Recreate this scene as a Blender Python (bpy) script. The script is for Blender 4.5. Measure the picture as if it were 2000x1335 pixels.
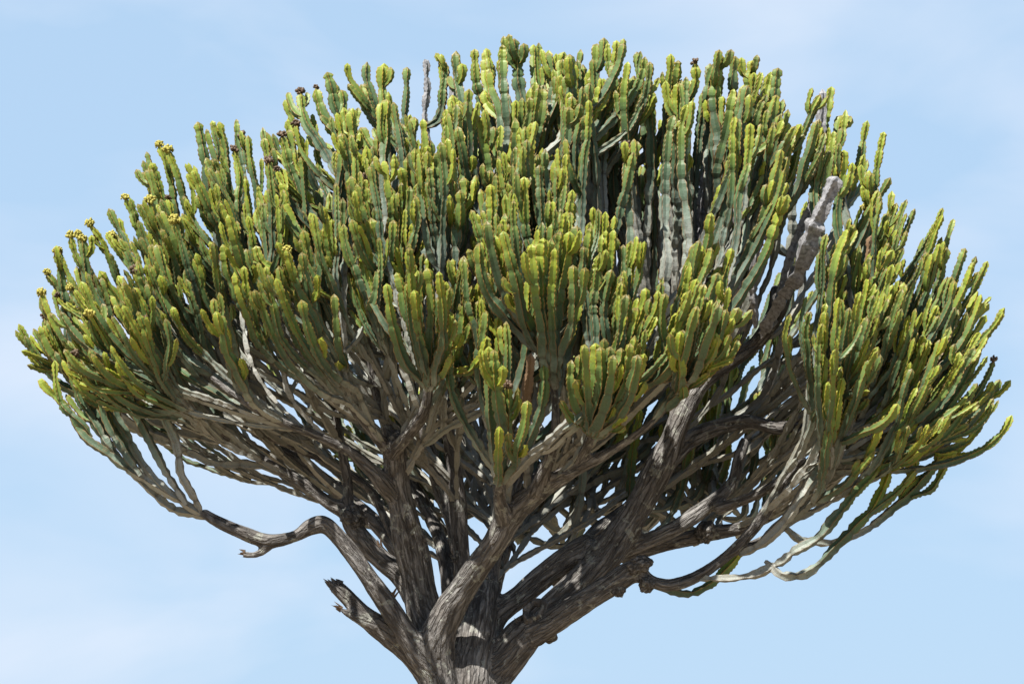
import bpy, math, random
import numpy as np
from mathutils import Vector, Matrix, kdtree

for o in list(bpy.data.objects):
    bpy.data.objects.remove(o)
SC = bpy.context.scene
COL = SC.collection
R = math.radians
rng = np.random.default_rng(11)
rnd = random.Random(5)

# ------------------------------------------------------------------ camera
CAM = np.array([0.0, -30.3, 1.7])
LENS = 120.0
PITCH = R(7.0)
cd = bpy.data.cameras.new('camera')
cd.lens = LENS
cd.sensor_width = 36.0
cd.clip_start = 0.1
cd.clip_end = 6000
cam = bpy.data.objects.new('camera', cd)
COL.objects.link(cam)
cam.location = CAM
cam.rotation_euler = (R(90) + PITCH, 0, 0)
SC.camera = cam

# ------------------------------------------------------------------ light
SUN_ELEV, SUN_AZ = R(57), R(213)          # azimuth clockwise from +Y; the sun stands high, behind the camera's left shoulder
w = bpy.data.worlds.new('World')
SC.world = w
w.use_nodes = True
nt = w.node_tree
nt.nodes.clear()
N = nt.nodes.new
wo = N('ShaderNodeOutputWorld')
bg = N('ShaderNodeBackground')
bg.inputs['Strength'].default_value = 0.05
sky = N('ShaderNodeTexSky')
sky.sky_type = 'NISHITA'
sky.sun_disc = False
sky.sun_elevation = SUN_ELEV
sky.sun_rotation = SUN_AZ
sky.altitude = 1500
sky.air_density = 1.0
sky.dust_density = 0.5
sky.ozone_density = 2.5
# pale haze that thins towards the zenith, and thin high cloud, soft and streaky
tc = N('ShaderNodeTexCoord')
L = nt.links.new
def mixc(fac, a, b):
    m = N('ShaderNodeMix')
    m.data_type = 'RGBA'
    L(fac, m.inputs[0]); L(a, m.inputs[6])
    m.inputs[7].default_value = b + (1,)
    return m.outputs[2]
def wramp(src, stops):
    r = N('ShaderNodeValToRGB')
    while len(r.color_ramp.elements) < len(stops):
        r.color_ramp.elements.new(.5)
    for e, (p, c) in zip(r.color_ramp.elements, stops):
        e.position = p
        e.color = (c, c, c, 1)
    L(src, r.inputs[0])
    return r.outputs[0]
sx = N('ShaderNodeSeparateXYZ')
L(tc.outputs['Generated'], sx.inputs[0])
hz = wramp(sx.outputs['Z'], [(0.0, 0.93), (0.30, 0.86), (1.0, 0.25)])
col = mixc(hz, sky.outputs['Color'], (3.641, 5.128, 6.882))
mp = N('ShaderNodeMapping')
mp.inputs['Location'].default_value = (5.9, 0.8, 2.7)
mp.inputs['Scale'].default_value = (1.0, 1.0, 2.0)
nz = N('ShaderNodeTexNoise')
nz.inputs['Scale'].default_value = 8.0
nz.inputs['Detail'].default_value = 5.0
nz.inputs['Roughness'].default_value = 0.45
nz.inputs['Distortion'].default_value = 0.3
L(tc.outputs['Generated'], mp.inputs['Vector'])
L(mp.outputs['Vector'], nz.inputs['Vector'])
col = mixc(wramp(nz.outputs['Fac'], [(0.43, 0.0), (0.74, 0.8)]), col, (6.105, 6.605, 7.548))
L(col, bg.inputs['Color'])
L(bg.outputs['Background'], wo.inputs['Surface'])

sd = bpy.data.lights.new('sun', 'SUN')
sd.energy = 5.0
sd.angle = R(0.53)
sd.color = (1.0, 0.95, 0.87)
sun = bpy.data.objects.new('sun', sd)
COL.objects.link(sun)
to_sun = Vector((math.sin(SUN_AZ) * math.cos(SUN_ELEV), math.cos(SUN_AZ) * math.cos(SUN_ELEV), math.sin(SUN_ELEV)))
sun.rotation_euler = to_sun.to_track_quat('Z', 'Y').to_euler()
sun.location = (-8, -14, 26)

SC.render.engine = 'CYCLES'
SC.view_settings.view_transform = 'Standard'
SC.view_settings.look = 'None'
SC.view_settings.gamma = 1
SC.view_settings.use_curve_mapping = False
SC.view_settings.exposure = 1.45

# ------------------------------------------------------------------ helpers
cP, sP = math.cos(PITCH), math.sin(PITCH)
K = 36.0 / LENS / 2000.0
def P(u, v, d):
    """the point on the upright plane y = d that pixel (u, v) of the 2000 px photograph looks at"""
    a, b = (u - 1000.0) * K, -(v - 667.5) * K
    dx, dy, dz = a, cP - b * sP, sP + b * cP
    t = (d - CAM[1]) / dy
    return np.array([dx * t, d, CAM[2] + dz * t])
def proj(p):
    q = np.asarray(p, float) - CAM
    f = q[..., 1] * cP + q[..., 2] * sP
    up = -q[..., 1] * sP + q[..., 2] * cP
    return 1000 + q[..., 0] / f / K, 667.5 - up / f / K, f
PX = 9.09 / 2000.0                        # metres for one photograph pixel at the tree

def hash3(i, j, k):
    n = (i * 73856093) ^ (j * 19349663) ^ (k * 83492791)
    n = (n ^ (n >> 13)) * 1274126177
    n = n ^ (n >> 16)
    return (n & 0xffff).astype(np.float64) / 65535.0
def vnoise(p):
    p = np.asarray(p, float)
    f = np.floor(p)
    i = f.astype(np.int64)
    t = p - f
    t = t * t * (3 - 2 * t)
    r = 0
    for a in (0, 1):
        wa = t[..., 0] if a else 1 - t[..., 0]
        for b in (0, 1):
            wb = t[..., 1] if b else 1 - t[..., 1]
            for c in (0, 1):
                wc = t[..., 2] if c else 1 - t[..., 2]
                r = r + wa * wb * wc * hash3(i[..., 0] + a, i[..., 1] + b, i[..., 2] + c)
    return r
def unit(v):
    v = np.asarray(v, float)
    return v / (np.linalg.norm(v, axis=-1, keepdims=True) + 1e-12)
def resample(pts, ds=None, n=None):
    pts = np.asarray(pts, float)
    seg = np.linalg.norm(np.diff(pts[:, :3], axis=0), axis=1)
    s = np.concatenate([[0], np.cumsum(seg)])
    if n is None:
        n = max(3, int(round(s[-1] / ds)) + 1)
    q = np.linspace(0, s[-1], n)
    return np.stack([np.interp(q, s, pts[:, c]) for c in range(pts.shape[1])], 1), q
def catmull(pts, sub=8):
    p = np.asarray(pts, float)
    p = np.vstack([2 * p[0] - p[1], p, 2 * p[-1] - p[-2]])
    out = []
    t = np.linspace(0, 1, sub, endpoint=False)[:, None]
    for i in range(1, len(p) - 2):
        a, b, c, d = p[i - 1], p[i], p[i + 1], p[i + 2]
        out.append(0.5 * (2 * b + (c - a) * t + (2 * a - 5 * b + 4 * c - d) * t ** 2 + (3 * b - a - 3 * c + d) * t ** 3))
    out.append(p[-2][None])
    return np.vstack(out)
def bezier(a, b, c, d, n=24):
    t = np.linspace(0, 1, n)[:, None]
    return (1 - t) ** 3 * a + 3 * (1 - t) ** 2 * t * b + 3 * (1 - t) * t ** 2 * c + t ** 3 * d

def make_mesh(name, verts, faces, mats, attrs=None, smooth=False):
    """faces: list of (m, k) index arrays"""
    me = bpy.data.meshes.new(name)
    faces = [np.asarray(f, np.int32) for f in faces if len(f)]
    me.vertices.add(len(verts))
    me.vertices.foreach_set('co', np.asarray(verts, np.float32).ravel())
    loops = np.concatenate([f.ravel() for f in faces])
    sizes = np.concatenate([np.full(len(f), f.shape[1], np.int32) for f in faces])
    starts = np.concatenate([[0], np.cumsum(sizes)[:-1]]).astype(np.int32)
    me.loops.add(len(loops))
    me.loops.foreach_set('vertex_index', loops)
    me.polygons.add(len(sizes))
    me.polygons.foreach_set('loop_start', starts)
    me.polygons.foreach_set('loop_total', sizes)
    me.polygons.foreach_set('use_smooth', np.full(len(sizes), smooth, dtype=bool))
    for m in (mats if isinstance(mats, (list, tuple)) else [mats]):
        me.materials.append(m)
    for k, a in (attrs or {}).items():
        a = np.asarray(a, np.float32)
        if a.shape[1] == 4:
            at = me.attributes.new(k, 'FLOAT_COLOR', 'POINT')
            at.data.foreach_set('color', a.ravel())
        else:
            at = me.attributes.new(k, 'FLOAT_VECTOR', 'POINT')
            at.data.foreach_set('vector', a.ravel())
    me.update(calc_edges=True)
    me.validate()
    return me
def add(name, me, parent=None):
    o = bpy.data.objects.new(name, me)
    COL.objects.link(o)
    if parent is not None:
        o.parent = parent
    return o

# ------------------------------------------------------------------ materials
class NT:
    def __init__(self, name):
        self.m = bpy.data.materials.new(name)
        self.m.use_nodes = True
        self.t = self.m.node_tree
        self.b = self.t.nodes['Principled BSDF']
    def n(self, typ, **kw):
        x = self.t.nodes.new(typ)
        for k, v in kw.items():
            if k.startswith('i_'):
                x.inputs[int(k[2:]) if k[2:].isdigit() else k[2:]].default_value = v
            else:
                setattr(x, k, v)
        return x
    def l(self, a, b):
        self.t.links.new(a, b)
    def mix(self, fac, a, b, blend='MIX'):
        x = self.n('ShaderNodeMix', data_type='RGBA', blend_type=blend)
        for s, v in ((0, fac), (6, a), (7, b)):
            if isinstance(v, (tuple, float, int)):
                x.inputs[s].default_value = v if not isinstance(v, tuple) else v + (1,)
            else:
                self.l(v, x.inputs[s])
        return x.outputs[2]
    def math(self, op, a, b=0.0, clamp=False):
        x = self.n('ShaderNodeMath', operation=op, use_clamp=clamp)
        for s, v in ((0, a), (1, b)):
            if isinstance(v, (float, int)):
                x.inputs[s].default_value = v
            else:
                self.l(v, x.inputs[s])
        return x.outputs[0]
    def ramp(self, fac, stops):
        x = self.n('ShaderNodeValToRGB')
        e = x.color_ramp.elements
        while len(e) < len(stops):
            e.new(0.5)
        for q, (p, c) in zip(e, stops):
            q.position = p
            q.color = (c if isinstance(c, tuple) else (c, c, c)) + (1,)
        self.l(fac, x.inputs[0])
        return x.outputs[0]
    def noise(self, vec, scale, detail=3.0, rough=0.55, dist=0.0):
        x = self.n('ShaderNodeTexNoise')
        x.inputs['Scale'].default_value = scale
        x.inputs['Detail'].default_value = detail
        x.inputs['Roughness'].default_value = rough
        x.inputs['Distortion'].default_value = dist
        self.l(vec, x.inputs['Vector'])
        return x.outputs['Fac']

def stem_material():
    k = NT('succulent_stem')
    at = k.n('ShaderNodeAttribute', attribute_name='data')
    sp = k.n('ShaderNodeSeparateColor')
    k.l(at.outputs['Color'], sp.inputs[0])
    age, rib, rn, dead = sp.outputs[0], sp.outputs[1], sp.outputs[2], at.outputs['Alpha']
    tc = k.n('ShaderNodeTexCoord').outputs['Object']
    n1 = k.noise(tc, 5.0, 3.0)
    n2 = k.noise(tc, 28.0, 4.0, 0.65)
    n3 = k.noise(tc, 90.0, 3.0, 0.6)
    # age runs 0 at the growing tip to 1 two and a half metres down
    a = k.math('ADD', age, k.math('MULTIPLY', k.math('SUBTRACT', n1, 0.5), 0.26))
    a = k.math('ADD', a, k.math('MULTIPLY', k.math('SUBTRACT', rn, 0.5), 0.12))
    col = k.ramp(a, [(0.0, (0.180, 0.220, 0.013)), (0.05, (0.126, 0.176, 0.014)), (0.12, (0.066, 0.116, 0.020)), (0.22, (0.033, 0.067, 0.029)),
                     (0.33, (0.037, 0.062, 0.042)), (0.40, (0.112, 0.148, 0.126)), (0.54, (0.238, 0.242, 0.232)), (1.0, (0.176, 0.168, 0.160))])
    tipb = k.math('MULTIPLY', k.ramp(age, [(0.004, 0.8), (0.016, 0.0)]), k.ramp(rn, [(0.35, 0.0), (0.5, 1.0)]))
    col = k.mix(tipb, col, (0.120, 0.062, 0.014))
    # hue from stem to stem
    col = k.mix(k.math('MULTIPLY', rn, 0.30), col, (0.0533, 0.0888, 0.0533))
    # sunburn and brown wear, more on some stems than on others
    wear = k.math('MULTIPLY', k.ramp(n2, [(0.50, 0.0), (0.62, 1.0)]), k.ramp(k.noise(tc, 1.7, 2.0), [(0.48, 0.0), (0.68, 0.6)]))
    col = k.mix(wear, col, (0.0932, 0.0622, 0.0213))
    # pale bloom and corky scabs on older skin
    cork = k.math('MULTIPLY', k.ramp(n2, [(0.54, 0.0), (0.66, 1.0)]), k.ramp(a, [(0.25, 0.0), (0.6, 0.8)]))
    col = k.mix(cork, col, (0.2034, 0.1927, 0.1678))
    dk = k.math('MULTIPLY', k.ramp(n2, [(0.32, 1.0), (0.43, 0.0)]), 0.55)
    col = k.mix(dk, col, (0.0382, 0.0382, 0.0204))
    # chevron veining, faint
    col = k.mix(k.math('MULTIPLY', k.ramp(n3, [(0.4, 0.0), (0.62, 1.0)]), 0.22), col, (0.0977, 0.1421, 0.0799), 'MIX')
    # horny brown rib margin with spines
    mg = k.math('MULTIPLY', k.ramp(rib, [(0.66, 0.0), (0.84, 1.0)]), k.ramp(n3, [(0.30, 0.35), (0.5, 1.0)]))
    mcol = k.ramp(a, [(0.0, (0.2344, 0.1527, 0.0151)), (0.10, (0.1527, 0.0764, 0.0151)), (0.35, (0.1012, 0.0666, 0.0311)), (0.6, (0.1678, 0.1527, 0.1279))])
    col = k.mix(k.math('MULTIPLY', mg, 0.95), col, mcol)
    # dead stems: grey cork, or tan where freshly dried
    dcol = k.mix(k.ramp(n2, [(0.36, 0.0), (0.58, 1.0)]), (0.085, 0.085, 0.088), (0.215, 0.215, 0.225))
    tan = k.mix(n2, (0.1012, 0.0586, 0.0311), (0.1829, 0.1217, 0.0710))
    scar = k.math('MULTIPLY', k.ramp(dead, [(0.012, 0.0), (0.045, 1.0)]), k.ramp(n3, [(0.32, 0.2), (0.55, 1.0)]))
    scar = k.math('MULTIPLY', scar, k.ramp(a, [(0.03, 0.15), (0.35, 0.75)]))
    col = k.mix(scar, col, (0.0355, 0.0302, 0.0195))
    isd = k.ramp(dead, [(0.25, 0.0), (0.35, 1.0)])
    ist = k.ramp(dead, [(0.70, 0.0), (0.75, 1.0)])
    col = k.mix(isd, col, k.mix(ist, dcol, tan))
    k.l(col, k.b.inputs['Base Color'])
    k.b.inputs['Roughness'].default_value = 0.55
    k.b.inputs['Specular IOR Level'].default_value = 0.35
    h = k.math('ADD', n2, k.math('MULTIPLY', n3, 0.5))
    bp = k.n('ShaderNodeBump')
    bp.inputs['Distance'].default_value = 0.006
    k.l(k.ramp(a, [(0.1, 0.18), (0.6, 0.75)]), bp.inputs['Strength'])
    k.l(h, bp.inputs['Height'])
    k.l(bp.outputs['Normal'], k.b.inputs['Normal'])
    return k.m

def bark_material():
    k = NT('furrowed_bark')
    at = k.n('ShaderNodeAttribute', attribute_name='bark').outputs['Vector']
    tc = k.n('ShaderNodeTexCoord').outputs['Object']
    f1 = k.noise(at, 16.0, 5.0, 0.62, 0.9)
    f2 = k.noise(at, 46.0, 4.0, 0.65, 0.6)
    vo = k.n('ShaderNodeTexVoronoi', feature='DISTANCE_TO_EDGE')
    vo.inputs['Scale'].default_value = 21.0
    vo.inputs['Randomness'].default_value = 1.0
    wv = k.n('ShaderNodeVectorMath', operation='ADD')
    nv = k.n('ShaderNodeTexNoise')
    nv.inputs['Scale'].default_value = 30.0
    k.l(at, nv.inputs['Vector'])
    wm = k.n('ShaderNodeVectorMath', operation='SCALE')
    wm.inputs['Scale'].default_value = 0.05
    k.l(nv.outputs['Color'], wm.inputs[0])
    k.l(at, wv.inputs[0]); k.l(wm.outputs[0], wv.inputs[1])
    ws = k.n('ShaderNodeVectorMath', operation='MULTIPLY')
    ws.inputs[1].default_value = (1.0, 1.0, 0.42)
    k.l(wv.outputs[0], ws.inputs[0])
    k.l(ws.outputs[0], vo.inputs['Vector'])
    crack = k.ramp(vo.outputs['Distance'], [(0.0, 0.0), (0.16, 1.0)])
    n1 = k.noise(tc, 2.2, 3.0)
    n2 = k.noise(tc, 9.0, 4.0, 0.6, 0.5)
    n3 = k.noise(tc, 60.0, 3.0, 0.6)
    col = k.ramp(f1, [(0.30, (0.0288, 0.0265, 0.0265)), (0.43, (0.0873, 0.0826, 0.0787)), (0.58, (0.1646, 0.1584, 0.1529)), (0.74, (0.2740, 0.2678, 0.2592))])
    col = k.mix(k.math('MULTIPLY', k.ramp(f2, [(0.36, 1.0), (0.50, 0.0)]), 0.6), col, (0.0465, 0.0419, 0.0388))
    col = k.mix(k.math('MULTIPLY', k.ramp(n1, [(0.45, 0.0), (0.68, 1.0)]), 0.38), col, (0.1084, 0.0913, 0.0750))
    col = k.mix(k.math('MULTIPLY', k.math('SUBTRACT', 1.0, crack), .55), col, (0.0277, 0.0253, 0.0246))
    li = k.math('MULTIPLY', k.ramp(n2, [(0.585, 0.0), (0.635, 1.0)]), k.ramp(n3, [(0.35, 0.3), (0.55, 0.85)]))
    col = k.mix(li, col, (0.2346, 0.2409, 0.2129))
    k.l(col, k.b.inputs['Base Color'])
    k.b.inputs['Roughness'].default_value = 0.9
    k.b.inputs['Specular IOR Level'].default_value = 0.15
    h = k.math('ADD', k.math('ADD', k.math('MULTIPLY', f1, 1.0), k.math('MULTIPLY', crack, .55)), k.math('ADD', k.math('MULTIPLY', f2, 0.55), k.math('MULTIPLY', n3, 0.15)))
    bp = k.n('ShaderNodeBump')
    bp.inputs['Distance'].default_value = 0.04
    bp.inputs['Strength'].default_value = 0.85
    k.l(h, bp.inputs['Height'])
    k.l(bp.outputs['Normal'], k.b.inputs['Normal'])
    return k.m

def plain_material(name, c0, c1, scale, rough=0.7, bump=0.004):
    k = NT(name)
    tc = k.n('ShaderNodeTexCoord').outputs['Object']
    n = k.noise(tc, scale, 4.0, 0.6)
    k.l(k.mix(k.ramp(n, [(0.35, 0.0), (0.65, 1.0)]), c0, c1), k.b.inputs['Base Color'])
    k.b.inputs['Roughness'].default_value = rough
    bp = k.n('ShaderNodeBump')
    bp.inputs['Distance'].default_value = bump
    bp.inputs['Strength'].default_value = 0.7
    k.l(n, bp.inputs['Height'])
    k.l(bp.outputs['Normal'], k.b.inputs['Normal'])
    return k.m

M_STEM = stem_material()
M_BARK = bark_material()
M_FLOWER = plain_material('yellow_flowers', (0.1980, 0.1696, 0.0142), (0.2922, 0.2637, 0.0471), 60.0)
M_WITHER = plain_material('withered_flowers', (0.0355, 0.0213, 0.0115), (0.0977, 0.0577, 0.0266), 50.0)
M_BROKEN = plain_material('splintered_wood', (0.0471, 0.0284, 0.0169), (0.1128, 0.0755, 0.0471), 40.0, 0.9, 0.01)
M_EARTH = plain_material('dry_earth', (0.17, 0.125, 0.075), (0.24, 0.185, 0.115), 0.6, 0.95, 0.03)

# ------------------------------------------------------------------ ground
g = np.array([[-2500, -2500, 0], [2500, -2500, 0], [2500, 2500, 0], [-2500, 2500, 0]], float)
ground = add('ground', make_mesh('ground', g, [[[0, 1, 2, 3]]], M_EARTH))
ground['kind'] = 'structure'

# ------------------------------------------------------------------ the tree: limbs
tree = bpy.data.objects.new('candelabra_tree', None)
COL.objects.link(tree)
tree.location = (P(905, 1335, 0)[0], 0, 0)
TB = np.array(tree.location)
tree['label'] = 'candelabra tree with furrowed grey limbs and a broad dome of ribbed green stems'
tree['category'] = 'tree'

# pixel u, v, depth d behind the trunk (m), half width in pixels; traced from the photograph
LIMBS = {
 'trunk': [(905, 1905, 0, 150), (905, 1870, 0, 122), (905, 1780, 0, 104), (906, 1600, 0, 95), (907, 1450, 0, 91), (908, 1335, .05, 78), (908, 1280, .12, 62), (912, 1220, 0.2, 44), (915, 1170, .28, 28)],
 # broken limb, low left
 'a': [(885, 1480, -.1, 50), (866, 1350, -.12, 50), (822, 1285, -.15, 39), (762, 1238, -.2, 31), (715, 1203, -.25, 25), (680, 1165, -.25, 19), (653, 1139, -.25, 14)],
 'a2': [(740, 1225, -.25, 18), (712, 1212, -.3, 15), (685, 1200, -.33, 11), (664, 1188, -.35, 6)],
 # long low limb with the elbow
 'b': [(885, 1440, -.25, 40), (868, 1340, -.27, 40), (818, 1272, -.33, 32), (782, 1222, -.4, 27), (745, 1165, -.45, 25), (712, 1115, -.5, 23), (682, 1072, -.5, 21), (655, 1040, -.5, 20), (630, 1020, -.5, 20), (600, 1028, -.5, 18),
       (572, 1045, -.5, 15), (520, 1056, -.5, 15), (470, 1042, -.5, 15), (420, 1020, -.5, 14), (392, 1002, -.5, 14)],
 'b2': [(535, 1055, -.5, 8), (522, 1072, -.5, 8), (500, 1083, -.5, 8), (474, 1083, -.5, 8)],
 # big upright limb, left
 'c': [(890, 1420, .05, 60), (872, 1310, .03, 58), (842, 1225, .0, 46), (820, 1160, -.05, 40), (806, 1090, -.15, 38), (790, 1010, -.3, 34), (776, 945, -.4, 31), (770, 900, -.5, 29), (766, 868, -.55, 26)],
 'c2': [(812, 1160, 0.05, 34.0), (780, 1120, 0.1, 29.2), (748, 1095, 0.1, 25.6), (712, 1060, 0.1, 24.9), (690, 1030, 0.1, 23.3), (676, 1000, 0.1, 21.8), (640, 982, 0.1, 16.9), (590, 945, 0.1, 15.5), (520, 898, 0.0, 14.3), (455, 862, -0.1, 12.3), (400, 826, -0.2, 10.4)],
 'c3': [(684, 1020, 0.1, 24.0), (680, 980, 0.1, 17.2), (678, 930, 0.15, 15.5), (668, 880, 0.2, 14.8), (655, 800, 0.3, 13.2), (620, 700, 0.4, 11.8), (585, 600, 0.5, 9.6)],
 'c4': [(782, 985, -0.3, 26.0), (752, 950, -0.5, 23.1), (722, 915, -0.6, 20.4), (680, 880, -0.7, 16.9), (620, 850, -0.8, 14.5), (550, 822, -0.9, 13.0), (480, 785, -1.0, 10.9), (410, 735, -1.0, 9.6)],
 'c5': [(766, 885, -0.55, 24.0), (738, 855, -0.7, 18.7), (705, 815, -0.85, 15.7), (660, 760, -1.0, 12.9), (610, 700, -1.2, 10.4)],
 'c6': [(768, 880, -.6, 22), (805, 838, -1.0, 20), (830, 800, -1.4, 17), (838, 752, -1.6, 15)],
 'c7': [(768, 878, -0.5, 20.0), (745, 800, -0.5, 15.5), (728, 720, -0.6, 12.4), (720, 640, -0.7, 9.6)],
 'c8': [(800, 1095, 0.2, 16.0), (775, 1060, 0.3, 14.3), (745, 1000, 0.4, 13.7), (715, 950, 0.45, 12.2), (640, 905, 0.5, 10.7), (560, 870, 0.5, 10.2), (500, 845, 0.5, 8.9)],
 # limb that crosses in front
 'd': [(888, 1450, -.25, 52), (862, 1330, -.28, 50), (854, 1255, -.32, 42), (880, 1190, -.42, 34), (925, 1115, -.6, 33), (968, 1052, -.8, 34), (1000, 1005, -.95, 34), (1050, 960, -1.15, 28), (1100, 925, -1.35, 22), (1140, 895, -1.5, 18)],
 'd2': [(985, 1010, -1.0, 26), (975, 975, -1.3, 20), (976, 940, -1.6, 16)],
 'd3': [(1045, 960, -1.2, 24.0), (1075, 890, -1.5, 17.8), (1085, 820, -1.7, 14.8), (1080, 740, -1.9, 12.1), (1062, 690, -2.0, 10.4)],
 'd4': [(1105, 925, -1.4, 20.0), (1190, 880, -1.7, 15.5), (1260, 832, -1.9, 12.4), (1320, 770, -2.1, 9.6)],
 'd5': [(1130, 900, -1.5, 19), (1150, 860, -1.8, 15), (1158, 820, -2.0, 13)],
 # pair of upright limbs behind it
 'e': [(905, 1290, 0.2, 55.0), (904, 1200, 0.25, 35.1), (903, 1120, 0.25, 26.5), (900, 1050, 0.3, 24.0), (896, 980, 0.3, 23.3), (888, 910, 0.35, 20.9), (874, 840, 0.4, 17.7), (860, 780, 0.4, 15.5), (850, 680, 0.5, 13.5), (865, 560, 0.5, 11.5), (895, 440, 0.5, 9.6)],
 'e2': [(900, 1080, 0.45, 27.0), (880, 1000, 0.6, 23.9), (858, 940, 0.7, 22.8), (838, 880, 0.75, 20.9), (815, 820, 0.8, 15.7), (800, 740, 0.9, 12.5), (780, 640, 1.0, 9.6)],
 # grey limb behind the crossing one
 'f': [(915, 1460, -.22, 62), (922, 1330, -.16, 56), (935, 1240, .02, 50), (947, 1180, .22, 44), (958, 1110, 0.45, 33.3), (975, 1040, 0.6, 24.9), (1000, 960, 0.9, 19.6), (1030, 870, 1.2, 16.3), (1050, 760, 1.4, 12.4), (1060, 640, 1.5, 9.6)],
 # great right-hand limb
 'g': [(930, 1470, .0, 78), (938, 1340, .0, 76), (1000, 1270, .0, 54), (1056, 1212, .0, 47), (1122, 1148, .0, 48), (1182, 1086, .05, 47), (1230, 1020, .1, 44), (1268, 950, .1, 40), (1302, 880, .1, 36), (1332, 805, .1, 31), (1368, 745, .15, 27),
       (1425, 705, .2, 24), (1480, 665, .2, 22), (1505, 610, .2, 19), (1512, 560, .25, 17)],
 'g2': [(925, 1290, .15, 50), (965, 1208, .2, 36), (1020, 1160, .25, 33), (1085, 1105, .25, 32), (1160, 1058, .2, 32)],
 'g3': [(1300, 905, 0.1, 30.0), (1345, 862, 0.25, 27.7), (1395, 838, 0.35, 24.7), (1460, 822, 0.4, 21.8), (1530, 832, 0.4, 19.0), (1580, 800, 0.4, 14.1), (1640, 740, 0.4, 11.1)],
 'g4': [(1190, 1080, .1, 30), (1250, 1062, .15, 26), (1320, 1032, .15, 24), (1385, 990, .2, 22), (1432, 948, .25, 20), (1442, 900, .3, 18), (1452, 860, .4, 16)],
 'g5': [(1210, 1085, 0.4, 26.0), (1290, 1062, 0.5, 24.6), (1380, 1042, 0.6, 23.3), (1450, 1030, 0.65, 18.6), (1520, 1000, 0.7, 13.5), (1600, 950, 0.7, 10.4)],
 'g6': [(1395, 730, 0.2, 22.0), (1412, 650, 0.3, 15.5), (1418, 560, 0.4, 12.4), (1424, 480, 0.45, 9.6)],
 'g7': [(1322, 830, 0.2, 24.0), (1315, 720, 0.5, 16.4), (1300, 600, 0.7, 13.2), (1290, 480, 0.8, 10.4)],
 'g8': [(1480, 668, .2, 20), (1520, 620, .0, 17), (1545, 560, -.1, 15)],
 'g9': [(1400, 995, 0.15, 17.0), (1480, 965, 0.0, 14.6), (1560, 920, -0.2, 12.4), (1640, 860, -0.4, 9.6)],
 'g10': [(1535, 835, 0.3, 18.0), (1600, 830, 0.0, 14.6), (1680, 790, -0.3, 11.6), (1750, 740, -0.4, 8.9)],
 # low right limb with the burls
 'h': [(1045, 1235, -.05, 42), (1085, 1212, -.15, 34), (1140, 1172, -.3, 29), (1195, 1138, -.4, 28), (1240, 1112, -.45, 27), (1262, 1130, -.45, 18), (1305, 1142, -.45, 17), (1355, 1128, -.45, 16), (1410, 1092, -.45, 16),
       (1455, 1050, -.45, 16), (1490, 1005, -.5, 15), (1525, 950, -.55, 14), (1570, 890, -.6, 13)],
 'h2': [(1425, 1080, -.4, 14), (1490, 1055, -.3, 13), (1535, 1025, -.3, 12)],
 # limbs that run to the far side
 'i': [(890, 1240, 0.3, 34.0), (865, 1080, 0.9, 24.3), (810, 950, 1.5, 19.1), (735, 850, 2.0, 14.5), (650, 760, 2.3, 10.4)],
 'j': [(940, 1230, 0.35, 34.0), (985, 1070, 1.0, 24.3), (1045, 940, 1.7, 19.1), (1110, 830, 2.2, 14.5), (1150, 720, 2.5, 10.4)],
 'k': [(1085, 1130, 0.3, 30.0), (1195, 1020, 1.1, 22.4), (1310, 930, 1.7, 17.4), (1420, 850, 2.1, 13.7), (1500, 760, 2.3, 10.4)],
 'l': [(815, 1120, 0.2, 30.0), (710, 1000, 0.9, 20.6), (590, 905, 1.4, 16.5), (480, 830, 1.6, 12.9), (380, 750, 1.7, 9.6)],
}
LIMB_ORDER = list(LIMBS)
limb_paths = {}
tubes_v, tubes_f, samp_p, samp_r, samp_id, samp_t, samp_s, samp_n = [], [], [], [], [], [], [], []
off = 0
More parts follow.
